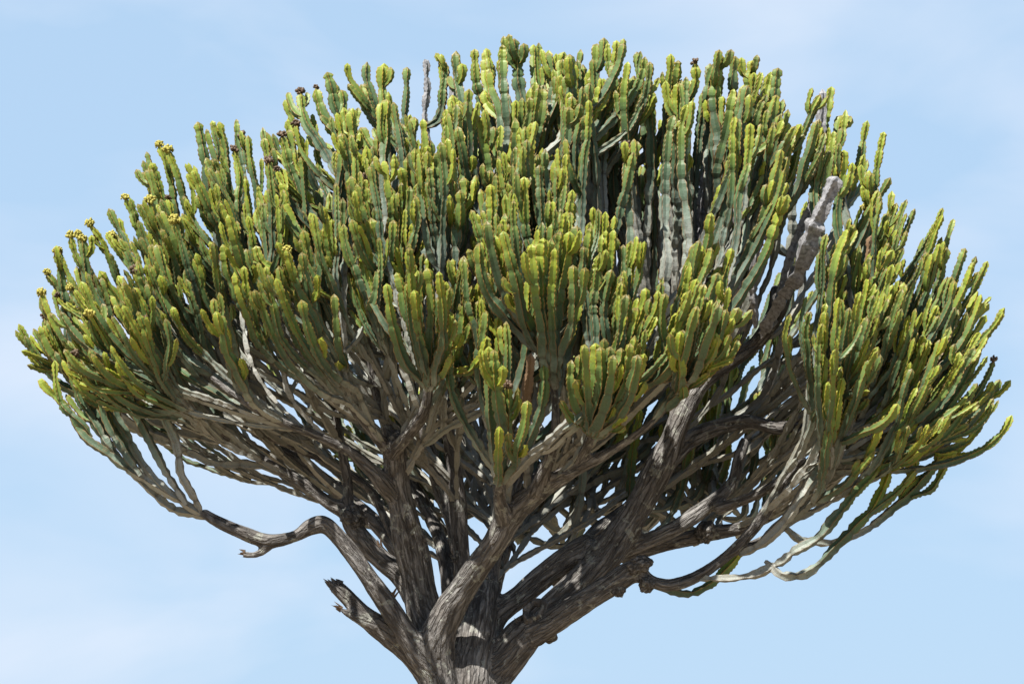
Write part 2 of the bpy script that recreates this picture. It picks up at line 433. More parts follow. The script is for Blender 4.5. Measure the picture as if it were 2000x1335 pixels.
for li, key in enumerate(LIMB_ORDER):
    raw = np.array([np.append(P(u, v, d), r * {'trunk': 1.06, 'a': .92, 'a2': .9, 'b': .86, 'b2': .9, 'c': .84, 'c2': .80, 'd': .80, 'e': .75, 'g2': .76, 'h': .80}.get(key, .71) * PX * (d - CAM[1]) / 30.3) for u, v, d, r in LIMBS[key]])
    path = catmull(raw, 8)
    path, s = resample(path, ds=0.035)
    ln = s[-1]
    q = np.stack([s * 1.6, np.full_like(s, li * 7.3), np.zeros_like(s)], 1)
    if key != 'trunk':                                    # natural wander and swelling
        amp = np.clip(s / 0.6, 0, 1)[:, None] * 0.035
        path[:, :3] += amp * (np.stack([vnoise(q + 11), vnoise(q + 37), vnoise(q + 53)], 1) - 0.5)
    path[:, 3] *= 1 + 0.20 * (vnoise(q * 2.2 + 5) - 0.5)
    limb_paths[key] = path
    n = len(path)
    T = unit(np.gradient(path[:, :3], axis=0))
    ref = np.array([0.13, 0.97, 0.2])
    A = unit(ref - T * (T @ ref)[:, None])
    B = np.cross(T, A)
    nr = 24
    th = np.linspace(0, 2 * np.pi, nr, endpoint=False)
    ca, sa = np.cos(th), np.sin(th)
    lob = 1 + 0.16 * (vnoise(np.stack([np.tile(ca * 1.1, (n, 1)), np.tile(sa * 1.1, (n, 1)), np.tile((s * 1.5)[:, None] + li * 3.1, (1, nr))], -1)) - 0.5)
    ring = path[:, None, :3] + (path[:, 3][:, None] * lob)[..., None] * (ca[None, :, None] * A[:, None] + sa[None, :, None] * B[:, None])
    v = np.vstack([ring.reshape(-1, 3), path[0, :3] - T[0] * path[0, 3] * .4, path[-1, :3] + T[-1] * path[-1, 3] * .5])
    i0 = (np.arange(n - 1)[:, None] * nr + np.arange(nr)[None]).ravel()
    i1 = (np.arange(n - 1)[:, None] * nr + (np.arange(nr)[None] + 1) % nr).ravel()
    quads = np.stack([i0, i1, i1 + nr, i0 + nr], 1)
    k = np.arange(nr)
    cap0 = np.stack([(k + 1) % nr, k, np.full(nr, n * nr)], 1)
    cap1 = np.stack([(n - 1) * nr + k, (n - 1) * nr + (k + 1) % nr, np.full(nr, n * nr + 1)], 1)
    tubes_v.append(v)
    tubes_f += [quads + off, cap0 + off, cap1 + off]
    off += len(v)
    samp_p.append(path[:, :3]); samp_r.append(path[:, 3]); samp_id.append(np.full(n, li)); samp_t.append(T); samp_s.append(s); samp_n.append(A)
samp_p, samp_r, samp_id, samp_t, samp_s, samp_n = [np.concatenate(x) for x in (samp_p, samp_r, samp_id, samp_t, samp_s, samp_n)]

# union of all limbs as one smooth skin, then cut into one mesh for each limb
tmp = add('union', make_mesh('union', np.vstack(tubes_v), tubes_f, M_BARK))
md = tmp.modifiers.new('r', 'REMESH')
md.mode = 'VOXEL'
md.voxel_size = 0.0175
dg = bpy.context.evaluated_depsgraph_get()
em = tmp.evaluated_get(dg).to_mesh()
V = np.empty(len(em.vertices) * 3, np.float32); em.vertices.foreach_get('co', V); V = V.reshape(-1, 3).astype(float)
F = np.empty(len(em.polygons) * 4, np.int32)
assert len(em.loops) == len(em.polygons) * 4
em.loops.foreach_get('vertex_index', F); F = F.reshape(-1, 4)
E = np.empty(len(em.edges) * 2, np.int32); em.edges.foreach_get('vertices', E); E = E.reshape(-1, 2)
tmp.evaluated_get(dg).to_mesh_clear()
bpy.data.objects.remove(tmp)
deg = np.bincount(E.ravel(), minlength=len(V)).astype(float)
def lap(x):
    y = np.empty_like(x)
    for c in range(x.shape[1]):
        y[:, c] = np.bincount(E[:, 0], x[E[:, 1], c], len(V)) + np.bincount(E[:, 1], x[E[:, 0], c], len(V))
    return y / deg[:, None]
for it in range(9):
    V = V + 0.6 * (lap(V) - V)
    if it % 2:
        V = V - 0.35 * (lap(V) - V)
kd = kdtree.KDTree(len(samp_p))
for i, p in enumerate(samp_p):
    kd.insert(p, i)
kd.balance()
near = np.empty(len(V), np.int64)
for i in range(len(V)):
    best, bi = 1e9, 0
    for co, idx, dist in kd.find_n(V[i], 5):
        c = dist - samp_r[idx]
        if c < best:
            best, bi = c, idx
    near[i] = bi
def vnormals(V):
    a, b, c, d = (V[F[:, i]] for i in range(4))
    fn = np.cross(c - a, d - b)
    n = np.zeros_like(V)
    for i in range(4):
        for c_ in range(3):
            n[:, c_] += np.bincount(F[:, i], fn[:, c_], len(V))
    return unit(n)
rel = V - samp_p[near]
T_, A_ = samp_t[near], samp_n[near]
B_ = np.cross(T_, A_)
s_ = samp_s[near] + (rel * T_).sum(1)
bark = np.stack([(rel * A_).sum(1) + samp_id[near] * 3.7, (rel * B_).sum(1), s_ * 0.24], 1)
fur = np.abs(vnoise(bark * np.array([17, 17, 14.0])) - 0.5) * 2
fur = fur * 0.6 + 0.4 * np.abs(vnoise(bark * np.array([38, 38, 30.0]) + 9) - 0.5) * 2
lump = vnoise(V * 4.0) - 0.5
dsp = (fur - 0.4) * np.clip(samp_r[near] * 0.16, 0.004, 0.022) + lump * np.clip(samp_r[near] * 0.22, 0, 0.03)
dsp = dsp[:, None]
for it in range(2):
    dsp = .5 * dsp + .5 * lap(dsp)
V = V + vnormals(V) * dsp
NV = vnormals(V)
fid = samp_id[near[F[:, 0]]]
limb_obj = {}
for li, key in enumerate(LIMB_ORDER):
    fs = F[fid == li]
    if not len(fs):
        continue
    ids, inv = np.unique(fs, return_inverse=True)
    nm = 'trunk' if key == 'trunk' else 'limb'
    own = np.where(samp_id == li)[0]
    k1 = kdtree.KDTree(len(own))
    for j in own:
        k1.insert(samp_p[j], int(j))
    k1.balance()
    nn = np.array([k1.find(x)[1] for x in V[ids]])
    rl = V[ids] - samp_p[nn]
    t1, a1 = samp_t[nn], samp_n[nn]
    bk = np.stack([(rl * a1).sum(1) + li * 3.7, (rl * np.cross(t1, a1)).sum(1), (samp_s[nn] + (rl * t1).sum(1)) * .24], 1)
    me = make_mesh(nm, V[ids] - TB, [inv.reshape(-1, 4)], M_BARK, {'bark': bk}, True)
    me.normals_split_custom_set_from_vertices([tuple(x) for x in NV[ids]])
    limb_obj[key] = add(nm, me, tree)
    if key == 'a':
        limb_obj[key]['label'] = 'dead limb broken off short with a splintered end'
import bmesh
def lump_mesh(nm, mat, rad, seed, rough=.5, sub=4):
    bm = bmesh.new()
    bmesh.ops.create_icosphere(bm, subdivisions=sub, radius=1.0)
    v = np.array([x.co for x in bm.verts])
    f = np.array([[y.index for y in x.verts] for x in bm.faces])
    bm.free()
    q = v * (1 + rough * (vnoise(v * 1.7 + seed) - .5) + rough * .6 * (vnoise(v * 5 + seed) - .5))[:, None]
    return make_mesh(nm, q * np.asarray(rad), [f], mat, {'bark': v * .12 + seed}, True)
def spike_mesh(nm, mat, spikes):
    """splinters: (base, tip, width) tapering four-sided shards"""
    vs, fs = [], []
    for j, (b_, t_, w_) in enumerate(spikes):
        ax = unit(t_ - b_)
        a_ = unit(np.cross(ax, [.3, .8, .5])); c_ = np.cross(ax, a_)
        o_ = len(vs)
        for kk in range(5):
            ph_ = kk * 2 * np.pi / 5
            vs.append(b_ + w_ * (math.cos(ph_) * a_ + math.sin(ph_) * c_ * .6))
        for kk in range(5):
            ph_ = kk * 2 * np.pi / 5 + .3
            vs.append(b_ + (t_ - b_) * .65 + w_ * .55 * (math.cos(ph_) * a_ + math.sin(ph_) * c_ * .6))
        vs.append(t_)
        for kk in range(5):
            n_ = (kk + 1) % 5
            fs += [(o_ + kk, o_ + n_, o_ + 5 + n_), (o_ + kk, o_ + 5 + n_, o_ + 5 + kk), (o_ + 5 + kk, o_ + 5 + n_, o_ + 10)]
    return make_mesh(nm, np.array(vs) - TB, [np.array(fs)], mat, {'bark': np.array(vs) * np.array([1, 1, .3])})
def shards(c, ax, rad, ln, n, seed):
    g_ = np.random.default_rng(seed)
    ax = unit(ax)
    a_ = unit(np.cross(ax, [.1, .9, .3])); c_ = np.cross(ax, a_)
    out = []
    for j in range(n):
        an, rr = g_.uniform(0, 6.28), rad * math.sqrt(g_.uniform(0, .8))
        b_ = c + rr * (math.cos(an) * a_ + math.sin(an) * c_) - ax * rad * .8
        out.append((b_, b_ + ax * ln * g_.uniform(.45, 1.3) + g_.normal(0, .012, 3), rad * g_.uniform(.3, .55)))
    return out
def end_of(key):
    p = limb_paths[key]
    return p[-1, :3], unit(p[-1, :3] - p[-6, :3]), p[-1, 3]
for key, ln_, cnt in (('a', .10, 16), ('a2', .07, 9), ('b2', .04, 7)):
    c_, ax_, r_ = end_of(key)
    add('splintered_end', spike_mesh('splintered_end', M_BROKEN if key != 'a' else M_BARK, shards(c_, ax_, r_, ln_, cnt, len(key))), limb_obj[key])
def on_limb(key, u, v, out):
    """point on the limb's skin next to pixel (u, v)"""
    p = limb_paths[key]
    pu, pv, _ = proj(p[:, :3])
    i = int(np.argmin(np.hypot(pu - u, pv - v)))
    o_ = unit(out)
    return p[i, :3] + o_ * p[i, 3] * .88, o_, p[i, 3]
# hollow knot left by a lost branch
c_, o_, r_ = on_limb('g', 1050, 1202, (-.42, -.80, .42))
prof = [(.125, -.05), (.105, .02), (.092, .055), (.074, .066), (.056, .055), (.044, .02), (.036, -.06), (.0, -.10)]
a_ = unit(np.cross(o_, [0, 0, 1.0])); b_ = np.cross(o_, a_)
nn_ = 28
vs = []
for (rr, hh) in prof:
    for kk in range(nn_):
        t_ = kk * 2 * np.pi / nn_
        wob = 1 + .16 * math.sin(t_ * 2 + .6) + .07 * math.sin(t_ * 5 + 2) + rnd.uniform(-.05, .05)
        vs.append(c_ + o_ * (hh * (1 + .2 * math.sin(t_ + 1))) + rr * 1.15 * wob * (math.cos(t_) * a_ * .85 + math.sin(t_) * b_ * 1.15))
vs = np.array(vs)
fs = [(i * nn_ + kk, i * nn_ + (kk + 1) % nn_, (i + 1) * nn_ + (kk + 1) % nn_, (i + 1) * nn_ + kk) for i in range(len(prof) - 1) for kk in range(nn_)]
add('knot', make_mesh('knot', vs - TB, [fs], M_BARK, {'bark': vs * .3}, True), limb_obj['g'])
for key, u, v, out, rad, sd_ in (('h', 1246, 1150, (.1, -.5, -.8), (.085, .08, .07), 1), ('h', 1243, 1108, (.1, -.8, .3), (.09, .07, .11), 2), ('h', 1222, 1150, (-.1, -.3, -.9), (.07, .06, .05), 3),
                                 ('g5', 1380, 1042, (-.1, -.7, .2), (.10, .09, .12), 4), ('c2', 682, 1012, (.2, -.8, .2), (.10, .08, .12), 6),
                                 ('g', 1085, 1232, (.3, -.5, -.8), (.12, .10, .09), 7), ('c', 768, 872, (.2, -.6, .6), (.09, .09, .09), 8)):
    c_, o_, r_ = on_limb(key, u, v, out)
    b = add('burl', lump_mesh('burl', M_BARK, rad, sd_ * 3.1), limb_obj[key])
    b.location = c_ - TB
    b.rotation_euler = (sd_, sd_ * 1.7, sd_ * .6)
for key, u, v, out, ln_, rad, mt in (('c2', 742, 1090, (-.25, -.35, .85), .11, .045, M_BROKEN), ('b', 756, 1178, (.45, -.3, .8), .08, .03, M_BROKEN), ('f', 945, 1150, (.1, -.8, .5), .05, .04, M_BARK),
                                     ('g', 1010, 1215, (-.4, -.6, .6), .06, .035, M_BARK), ('c2', 690, 1015, (.3, -.8, .3), .05, .03, M_BROKEN), ('e', 903, 1100, (-.7, -.6, .3), .06, .03, M_BARK), ('c', 800, 1060, (.8, -.5, .2), .05, .03, M_BARK)):
    c_, o_, r_ = on_limb(key, u, v, out)
    add('broken_stub', spike_mesh('broken_stub', mt, shards(c_ + o_ * .02, o_, rad, ln_, 9, u)), limb_obj[key])
print('limb verts', len(V))

# ------------------------------------------------------------------ the tree: stems
# every stem: path from base to tip, radius, dead flag
STEMS = []          # dict(path, R, dead, ribs, shoots=[...], flower)
def wiggle(path, amp, seed):
    s = np.linspace(0, 1, len(path))
    ln = np.linalg.norm(np.diff(path, axis=0), axis=1).sum()
    q = np.stack([s * ln * 2.3, np.full_like(s, seed * 1.37), np.zeros_like(s)], 1)
    q2 = np.stack([s * ln * 6.5, np.full_like(s, seed * 2.11), np.zeros_like(s)], 1)
    a = (amp * np.clip(s / .15, 0, 1))[:, None]
    return path + a * (np.stack([vnoise(q + 3), vnoise(q + 19), vnoise(q + 41)], 1) - .5) * 2 \
        + 0.3 * a * (np.stack([vnoise(q2 + 3), vnoise(q2 + 19), vnoise(q2 + 41)], 1) - .5) * 2
def new_stem(path, Rr, dead=0.0, flower=None, level=1):
    i = len(STEMS)
    path = wiggle(np.asarray(path, float), 0.036 if level else 0.012, i + 1)
    path, s = resample(path, ds=0.021)
    st = dict(path=path, R=Rr, dead=dead, flower=flower, level=level, rnd=rnd.random(), shoots=[], ln=s[-1], ribs=rnd.choice((4, 4, 4, 5)), seed=i)
    STEMS.append(st)
    return st
UP = np.array([0, 0, 1.0])
AXIS = P(980, 1200, 0.0)
def rho(p):
    return math.hypot((p[0] - AXIS[0]) / 4.4, p[1] / 3.5)
def lean(p):
    h = np.array([p[0] - AXIS[0], p[1], 0.0])
    r = rho(p)
    return unit(UP + unit(h) * 0.42 * min(r, 1.1) + np.array([rnd.gauss(0, .07), rnd.gauss(0, .07), 0]))
def jcurve(a, t, dir0=None, k0=.36, k1=.46):
    v = t - a
    ln = np.linalg.norm(v)
    h = v * np.array([1, 1, 0])
    if dir0 is None:
        dir0 = unit(unit(v) * 0.55 + unit(h + 1e-6) * 0.55 - UP * 0.08)
    return bezier(a, a + dir0 * ln * k0, t - lean(t) * ln * k1, t, 26)
def stem_r(u, v=600):
    base = .86 * np.interp(u, [0, 300, 700, 1100, 1450, 1700, 2000], [.040, .042, .047, .051, .051, .043, .039])
    return base * rnd.uniform(.78, 1.2) * (1.16 if v < 330 and u > 560 else 1)

# tips seen in the photograph: u, v, how many stand together
GROUPS = [
(45,640,1),(68,642,1),(92,530,2),(115,492,1),(133,462,1),(156,464,2),(175,436,1),(196,460,1),(80,572,1),(95,632,2),(112,706,1),(140,692,2),(182,682,2),(152,722,2),(216,412,1),
(245,388,2),(270,392,2),(210,542,2),(232,548,2),(252,532,1),(265,602,1),(176,612,1),(210,642,2),(238,432,2),(290,298,2),(314,285,2),(332,292,2),(346,436,3),(378,242,1),(405,252,2),(430,246,1),
(462,232,2),(482,262,1),(365,322,2),(420,312,2),(330,422,3),(302,442,2),(352,332,1),(290,512,2),(322,482,3),(392,462,2),(430,482,1),(455,412,2),(495,402,3),(430,616,1),(470,285,2),(512,250,2),
(520,372,3),(560,322,3),(545,472,4),(575,492,3),(605,492,2),(630,412,3),(640,446,2),(692,382,4),(690,442,3),(712,422,2),(587,186,2),(560,192,2),(616,170,1),(640,135,2),(682,126,1),
(720,116,3),(750,126,2),(792,130,2),(740,192,3),(770,202,4),(682,212,3),(660,262,2),(602,272,3),(565,256,3),(540,262,2),(702,302,4),(742,332,4),(770,312,3),(800,242,4),(820,362,3),
(780,382,4),(892,105,1),(925,98,1),(945,95,1),(905,212,2),(880,186,2),(870,282,4),(855,302,3),(945,182,3),(960,132,3),(978,124,2),(920,242,3),(890,262,2),(988,88,1),(1012,80,1),
(1040,82,2),(1055,86,1),(1078,105,2),(1104,95,2),(1128,92,1),(1165,86,1),(1202,76,2),(1185,128,3),(1215,95,1),(1255,110,1),(1268,118,1),(1240,150,3),(1290,150,2),(1320,152,1),(1360,125,1),(1412,102,1),(1382,146,2),
(1440,112,2),(1462,112,1),(1508,140,1),(1527,134,1),(1500,182,2),(1470,162,2),(1342,202,2),(1300,232,2),(1222,292,3),(1250,300,2),(1280,262,2),(1345,242,2),(1440,232,1),(1506,222,2),(1546,220,2),(1572,240,2),
(1592,272,2),(1598,180,1),(1622,170,2),(1645,228,1),(1622,292,3),(1690,240,2),(1728,260,2),(1660,290,2),(1576,402,1),(1530,332,2),(1490,372,1),
(990,200,3),(1030,170,3),(1070,180,2),(1120,190,2),(1010,282,2),(1040,282,3),(1080,292,4),(1100,352,3),(1122,372,2),(1060,402,3),(1090,412,3),(1010,382,3),(980,432,3),(940,442,4),(970,462,3),(952,332,2),(1000,492,2),
(1040,472,3),(1080,482,3),(1130,442,4),(1160,442,3),(1190,452,3),(1230,472,4),(1280,480,3),(1250,502,3),(1330,512,2),(1368,482,2),(1390,486,2),(1440,520,3),(1412,530,3),(1350,542,3),(1300,562,4),(1260,562,4),
(1210,582,3),(1380,582,4),(1412,592,2),(1180,542,3),(1340,602,3),(1290,622,3),(1392,652,2),(905,502,2),(885,512,2),(940,572,2),(920,572,2),
(1602,600,1),(1642,590,3),(1680,602,2),(1562,612,2),(1702,572,2),(1716,622,3),(1750,592,2),(1672,682,2),(1722,702,3),(1760,722,2),(1786,746,3),(1770,832,2),(1700,382,2),(1745,372,2),(1780,392,1),
(1800,410,1),(1838,412,1),(1845,420,1),(1860,432,1),(1890,480,2),(1912,500,1),(1928,508,1),(1800,492,2),(1830,482,2),(1870,492,2),(1690,432,2),(1722,422,2),(1760,452,2),(1872,602,2),(1896,612,2),(1914,640,2),
(1820,622,2),(1800,602,2),(1842,662,3),(1920,682,2),(1945,702,2),(1900,692,2),(1950,760,1),(1830,722,2),(1650,520,2),(1680,500,2),(1620,460,2),(1740,520,2),(1780,560,2),
]
U_ = [40, 90, 175, 240, 300, 380, 520, 560, 640, 790, 950, 1050, 1205, 1410, 1525, 1610, 1690, 1730, 1840, 1925, 1950]
VT = [640, 520, 430, 390, 290, 240, 230, 190, 130, 120, 95, 80, 75, 100, 135, 170, 235, 260, 410, 500, 700]
UB = [40, 150, 300, 450, 600, 750, 970, 1200, 1400, 1500, 1600, 1780, 1900, 1960]
VB = [720, 770, 640, 660, 580, 680, 820, 780, 680, 640, 720, 880, 820, 780]
def depth(u, v):
    vt, vb = np.interp(u, U_, VT), np.interp(u, UB, VB)
    t = np.clip((v - vt) / max(vb - vt, 60), 0, 1.1)
    Rd = 3.0 * math.sqrt(max(0.03, 1 - ((u - 1000) / 990) ** 2))
    return -Rd * t ** 0.85 + (rnd.uniform(-.25, .75) if t < .1 else rnd.uniform(-.3, .3))

# attachment nodes along the limbs
nodes_p, nodes_r, nodes_t, nodes_c = [], [], [], []
for key in LIMB_ORDER:
    if key in ('trunk', 'a', 'a2', 'b2', 'g2'):
        continue
    p = limb_paths[key]
    n = len(p)
    T = unit(np.gradient(p[:, :3], axis=0))
    lo = {'b': .86, 'c': .8, 'h': .72, 'g': .55, 'd': .6}.get(key, .34)
    for i in range(int(n * lo), n, 2):
        nodes_p.append(p[i, :3]); nodes_r.append(p[i, 3]); nodes_t.append(T[i]); nodes_c.append(0.35 * (1 - (i - n * lo) / (n * (1 - lo))))
ZONES = [(1430, 1535, 545, 760), (1000, 1530, 960, 1300), (470, 770, 930, 1250), (770, 960, 960, 1250), (1180, 1420, 800, 1000), (1150, 1400, 270, 420), (1380, 1525, 780, 970), (410, 650, 925, 1060), (230, 400, 900, 960)]
def blocked(path):
    """how much of a path runs in front of places where the photograph shows limbs or sky"""
    u, v, _ = proj(path)
    near_ = path[:, 1] < np.where((v > 880) & (u < 760), .9, np.where((v > 780) & (u > 1380), .35, -.15))
    c = np.zeros(len(path), bool)
    for (a0, a1, b0, b1) in ZONES:
        c |= (u > a0) & (u < a1) & (v > b0) & (v < b1)
    x0, y0, x1, y1 = 1490, 650, 1638, 352
    t_ = np.clip(((u - x0) * (x1 - x0) + (v - y0) * (y1 - y0)) / ((x1 - x0) ** 2 + (y1 - y0) ** 2), 0, 1)
    c |= np.hypot(u - x0 - t_ * (x1 - x0), v - y0 - t_ * (y1 - y0)) < 34
    return float((c & near_).mean())
def attach(t, tries=7):
    """places to start a stem from, best first"""
    want = rnd.uniform(1.5, 2.9) + (.9 if rho(t) > .6 else 0)
    Pn = np.array(nodes_p)
    v = t - Pn
    ln = np.linalg.norm(v, axis=1)
    hz = np.hypot(v[:, 0], v[:, 1])
    nx = Pn[:, 0] - AXIS[0]
    rn = np.hypot(nx / 4.4, Pn[:, 1] / 3.5)
    dot = (nx * v[:, 0] + Pn[:, 1] * v[:, 1]) / (np.hypot(nx, Pn[:, 1]) * hz + 1e-6)
    cost = .7 * ln + 1.5 * np.maximum(0, want - ln) + 6.6 * np.maximum(0, rn - rho(t) + .03) + 3.0 * np.maximum(0, 0.75 * hz + .25 - v[:, 2]) \
        + 2.4 * np.maximum(0, .35 - dot) * rn + 1.3 * np.maximum(0, np.abs(v[:, 0]) - .7) * (Pn[:, 1] < -.7) + 5.0 * np.maximum(0, -v[:, 0] * np.sign(nx) - .05) * (np.abs(nx) > 1.1) + np.array(nodes_c)
    out = []
    for _ in range(tries):
        i = int(np.argmin(cost))
        out.append(i)
        cost = cost + 3.0 * (np.linalg.norm(Pn - Pn[i], axis=1) < .3)
    return out
def node_from(path, lo, hi, keep, Rr):
    """lower part of a stalk becomes a place where later stems may start"""
    q, s = resample(path, ds=.08)
    T = unit(np.gradient(q, axis=0))
    for i in range(len(q)):
        f = s[i] / s[-1]
        if lo < f < hi and s[-1] - s[i] > keep:
            nodes_p.append(q[i]); nodes_r.append(Rr); nodes_t.append(T[i]); nodes_c.append(.25)

def grow_group(T, n, Rr, u, dead=0.0, seen=True):
    best = None
    for i in attach(T):
        a, tn = nodes_p[i], nodes_t[i]
        v = T - a
        h = v * np.array([1, 1, 0])
        d0 = unit(unit(v) * .5 + unit(h + 1e-6) * .45 * min(1, rho(T) * 1.3) + tn * .5 - UP * .02)
        path = jcurve(a, T, d0, .40, .33)
        bl = blocked(path)
        if best is None or bl < best[0] - .02:
            best = (bl, path)
        if bl < .04:
            break
    if best[0] > (.30 if seen else .12):
        return None
    path = best[1]
    st = new_stem(path, Rr, dead)
    used = np.linalg.norm(np.array(nodes_p) - path[0], axis=1) < .2
    for i in np.where(used)[0]:
        nodes_c[i] += .42                                 # leave room: the next stem starts somewhere else
    node_from(st['path'], .15, .5, 1.2, Rr)
    for k in range(n - 1):
        f = rnd.uniform(.15, .68)
        b = st['path'][int(f * (len(st['path']) - 1))]
        ang = rnd.uniform(0, 2 * math.pi)
        rad = rnd.uniform(.12, .34)
        t2 = T + np.array([math.cos(ang) * rad, math.sin(ang) * rad, rnd.uniform(-.62, -.04)])
        if t2[2] < b[2] + .25:
            t2[2] = b[2] + .3
        side = unit((t2 - b) * np.array([1, 1, 0]) + 1e-6)
        tb = unit(st['path'][min(len(st['path']) - 1, int(f * len(st['path'])) + 3)] - b)
        p2 = jcurve(b, t2, unit(side * .75 + tb * .6), .30, .42)
        if blocked(p2) > .15:
            continue
        s2 = new_stem(p2, Rr * rnd.uniform(.75, 1.12), dead)
        node_from(s2['path'], .1, .3, 1.2, Rr)
    return st

# traced candelabra: base and tips
CANDEL = [
 ((838, 762, -1.6), [(755,558),(777,532),(789,487),(796,551),(809,562),(820,529),(837,529),(852,534),(878,615),(868,548)], -2.2, .054),
 ((976, 948, -1.6), [(948,675),(965,682),(976,746),(991,752),(1060,708),(1034,787),(970,832),(976,611),(993,630)], -2.4, .050),
 ((1155, 850, -2.0), [(1114,705),(1144,678),(1156,675),(1169,682),(1193,690),(1196,727),(1234,671),(1246,690),(1240,746)], -2.6, .056),
 ((1062, 690, -2.0), [(935,469),(952,440),(968,462),(985,455),(1002,505)], -2.5, .058),
 ((1085, 760, -1.9), [(1054,469),(1040,480),(1066,470),(1088,490),(1105,455),(1120,520)], -2.6, .058),
 ((1320, 770, -2.1), [(1385,585),(1400,600),(1360,600),(1338,560),(1418,560),(1300,570),(1330,640),(1396,648),(1376,560)], -2.8, .054),
]
for base, tips, dd, Rr in CANDEL:
    b = P(*base)
    for (u, v) in tips:
        t = P(u, v, dd + rnd.uniform(-.3, .3))
        f = rnd.uniform(0, .12)
        bb = b + (t - b) * f * .3
        st = new_stem(jcurve(bb, t, unit((t - bb) * np.array([1, 1, .5]) + 1e-6), .28, .5), Rr * rnd.uniform(.74, .96), 0.0)
    node_from(st['path'], .05, .4, .8, Rr)
# long single stems traced one by one (pixel, depth)
def traced(pts, Rr, dead=0.0, flower=None):
    p = catmull([P(*q) for q in pts], 8)
    Rr = Rr * (.84 if dead else .88)
    st = new_stem(p, Rr, dead, flower)
    return st
traced([(400,1008,-.5),(330,965,-.5),(260,920,-.5),(195,870,-.5),(150,835,-.5),(120,795,-.5),(98,765,-.5),(85,740,-.5)], .054)
traced([(405,1012,-.5),(345,990,-.4),(280,935,-.4),(225,880,-.35),(190,800,-.3),(170,740,-.3),(165,690,-.3)], .054)
traced([(392,1000,-.5),(372,950,-.6),(350,895,-.65),(325,840,-.7),(300,780,-.75),(275,700,-.8),(265,610,-.8)], .050)
traced([(560,928,.08),(515,915,.0),(455,908,0),(390,892,0),(320,862,0),(240,810,0),(180,740,.1),(130,690,.1),(90,625,.1)], .056)
traced([(455,865,-.1),(360,845,-.1),(270,810,-.1),(200,745,0),(150,670,0),(120,580,0),(113,495,0)], .054)
traced([(400,828,-.2),(320,790,-.2),(240,720,-.2),(190,640,-.2),(165,550,-.2),(155,465,-.2)], .052)
for q in ([(275,928),(232,868),(200,800),(186,740),(182,685)], [(232,890),(178,832),(150,770),(138,695)], [(335,968),(268,890),(228,810),(206,730),(198,655)],
          [(305,950),(248,872),(205,800),(170,765),(156,722)], [(180,858),(135,800),(118,750),(110,706)], [(365,985),(310,905),(275,820),(250,740),(238,665)]):
    dd = rnd.uniform(-.62, -.42)
    traced([(u, v, dd) for u, v in q], rnd.uniform(.042, .05))
traced([(1360,1130,-.45),(1450,1126,-.5),(1510,1100,-.55),(1545,1078,-.6),(1600,1047,-.65),(1637,1006,-.7),(1675,961,-.75),(1705,930,-.8),(1730,885,-.8)], .054)
traced([(1495,1095,-.5),(1532,1128,-.6),(1581,1118,-.6),(1626,1077,-.6),(1659,1043,-.6),(1690,1006,-.6),(1716,961,-.6),(1734,912,-.6)], .052)
traced([(1530,1028,-.3),(1570,1056,-.2),(1637,1055,-.1),(1712,1028,0),(1749,995,0),(1779,968,0),(1809,931,0),(1824,894,0),(1828,867,0)], .050)
traced([(1775,972,0),(1800,968,0),(1820,952,0),(1843,912,0),(1862,882,0)], .044)
traced([(1640,862,-.4),(1720,902,-.3),(1768,890,-.2),(1824,878,-.1),(1862,852,0),(1900,815,0),(1932,770,0),(1950,735,0)], .046)
traced([(1690,1010,-.6),(1730,980,-.6),(1760,950,-.6),(1785,915,-.6),(1792,895,-.6)], .044)
traced([(1240,1118,.2),(1310,1155,.3),(1350,1160,.35),(1390,1140,.4),(1430,1100,.5),(1450,1060,.5)], .046)
traced([(1440,1085,-.4),(1510,1050,-.6),(1560,990,-.7),(1600,920,-.75),(1640,830,-.8),(1670,760,-.8),(1675,690,-.8)], .054)
traced([(1490,1005,-.5),(1540,960,-.8),(1590,880,-1.0),(1625,790,-1.1),(1640,690,-1.1),(1640,595,-1.1)], .056)
# the wide corky dead stem and other dead ones
CORK = traced([(1490,650,.0),(1528,580,-.5),(1565,510,-.9),(1602,435,-1.1),(1640,348,-1.15)], .096, .5)
traced([(1420,500,.2),(1428,420,.25),(1440,330,.3),(1452,280,.3)], .062, .5)
traced([(850,420,.3),(838,330,.35),(828,240,.4),(832,170,.4),(826,118,.4)], .042, .5)
traced([(828,250,.4),(852,235,.4),(862,190,.4),(868,140,.4),(852,104,.4)], .046)
traced([(905,300,.3),(890,215,.35),(897,165,.4),(893,102,.4)], .050, .0)
traced([(900,320,.3),(882,230,.3),(886,160,.35)], .045, .5)
traced([(1600,330,.2),(1605,260,.2),(1608,175,.2)], .062, .5)
traced([(1020,880,-1.7),(1030,780,-2.0),(1036,685,-2.2)], .055, .9)
traced([(1690,590,-.5),(1700,520,-.5),(1704,462,-.5)], .050, .9)
traced([(930,420,.0),(935,360,.0),(942,320,.0)], .075, .5)
traced([(1500,640,.0),(1530,570,-.2),(1552,490,-.3),(1580,420,-.35),(1592,380,-.35)], .058, .5)
traced([(1475,640,.0),(1470,560,-.2),(1480,480,-.3),(1492,410,-.3),(1500,350,-.3)], .055, .5)
traced([(1440,650,.1),(1436,560,-.1),(1432,460,-.2),(1438,380,-.2)], .055, .5)
traced([(1380,640,.3),(1372,520,.2),(1366,420,.2),(1375,340,.2)], .055, .5)
traced([(1220,560,.6),(1205,450,.6),(1190,370,.6),(1160,290,.6)], .055, .5)
traced([(640,690,.2),(625,620,.2),(618,560,.2),(600,500,.2)], .045, .5)

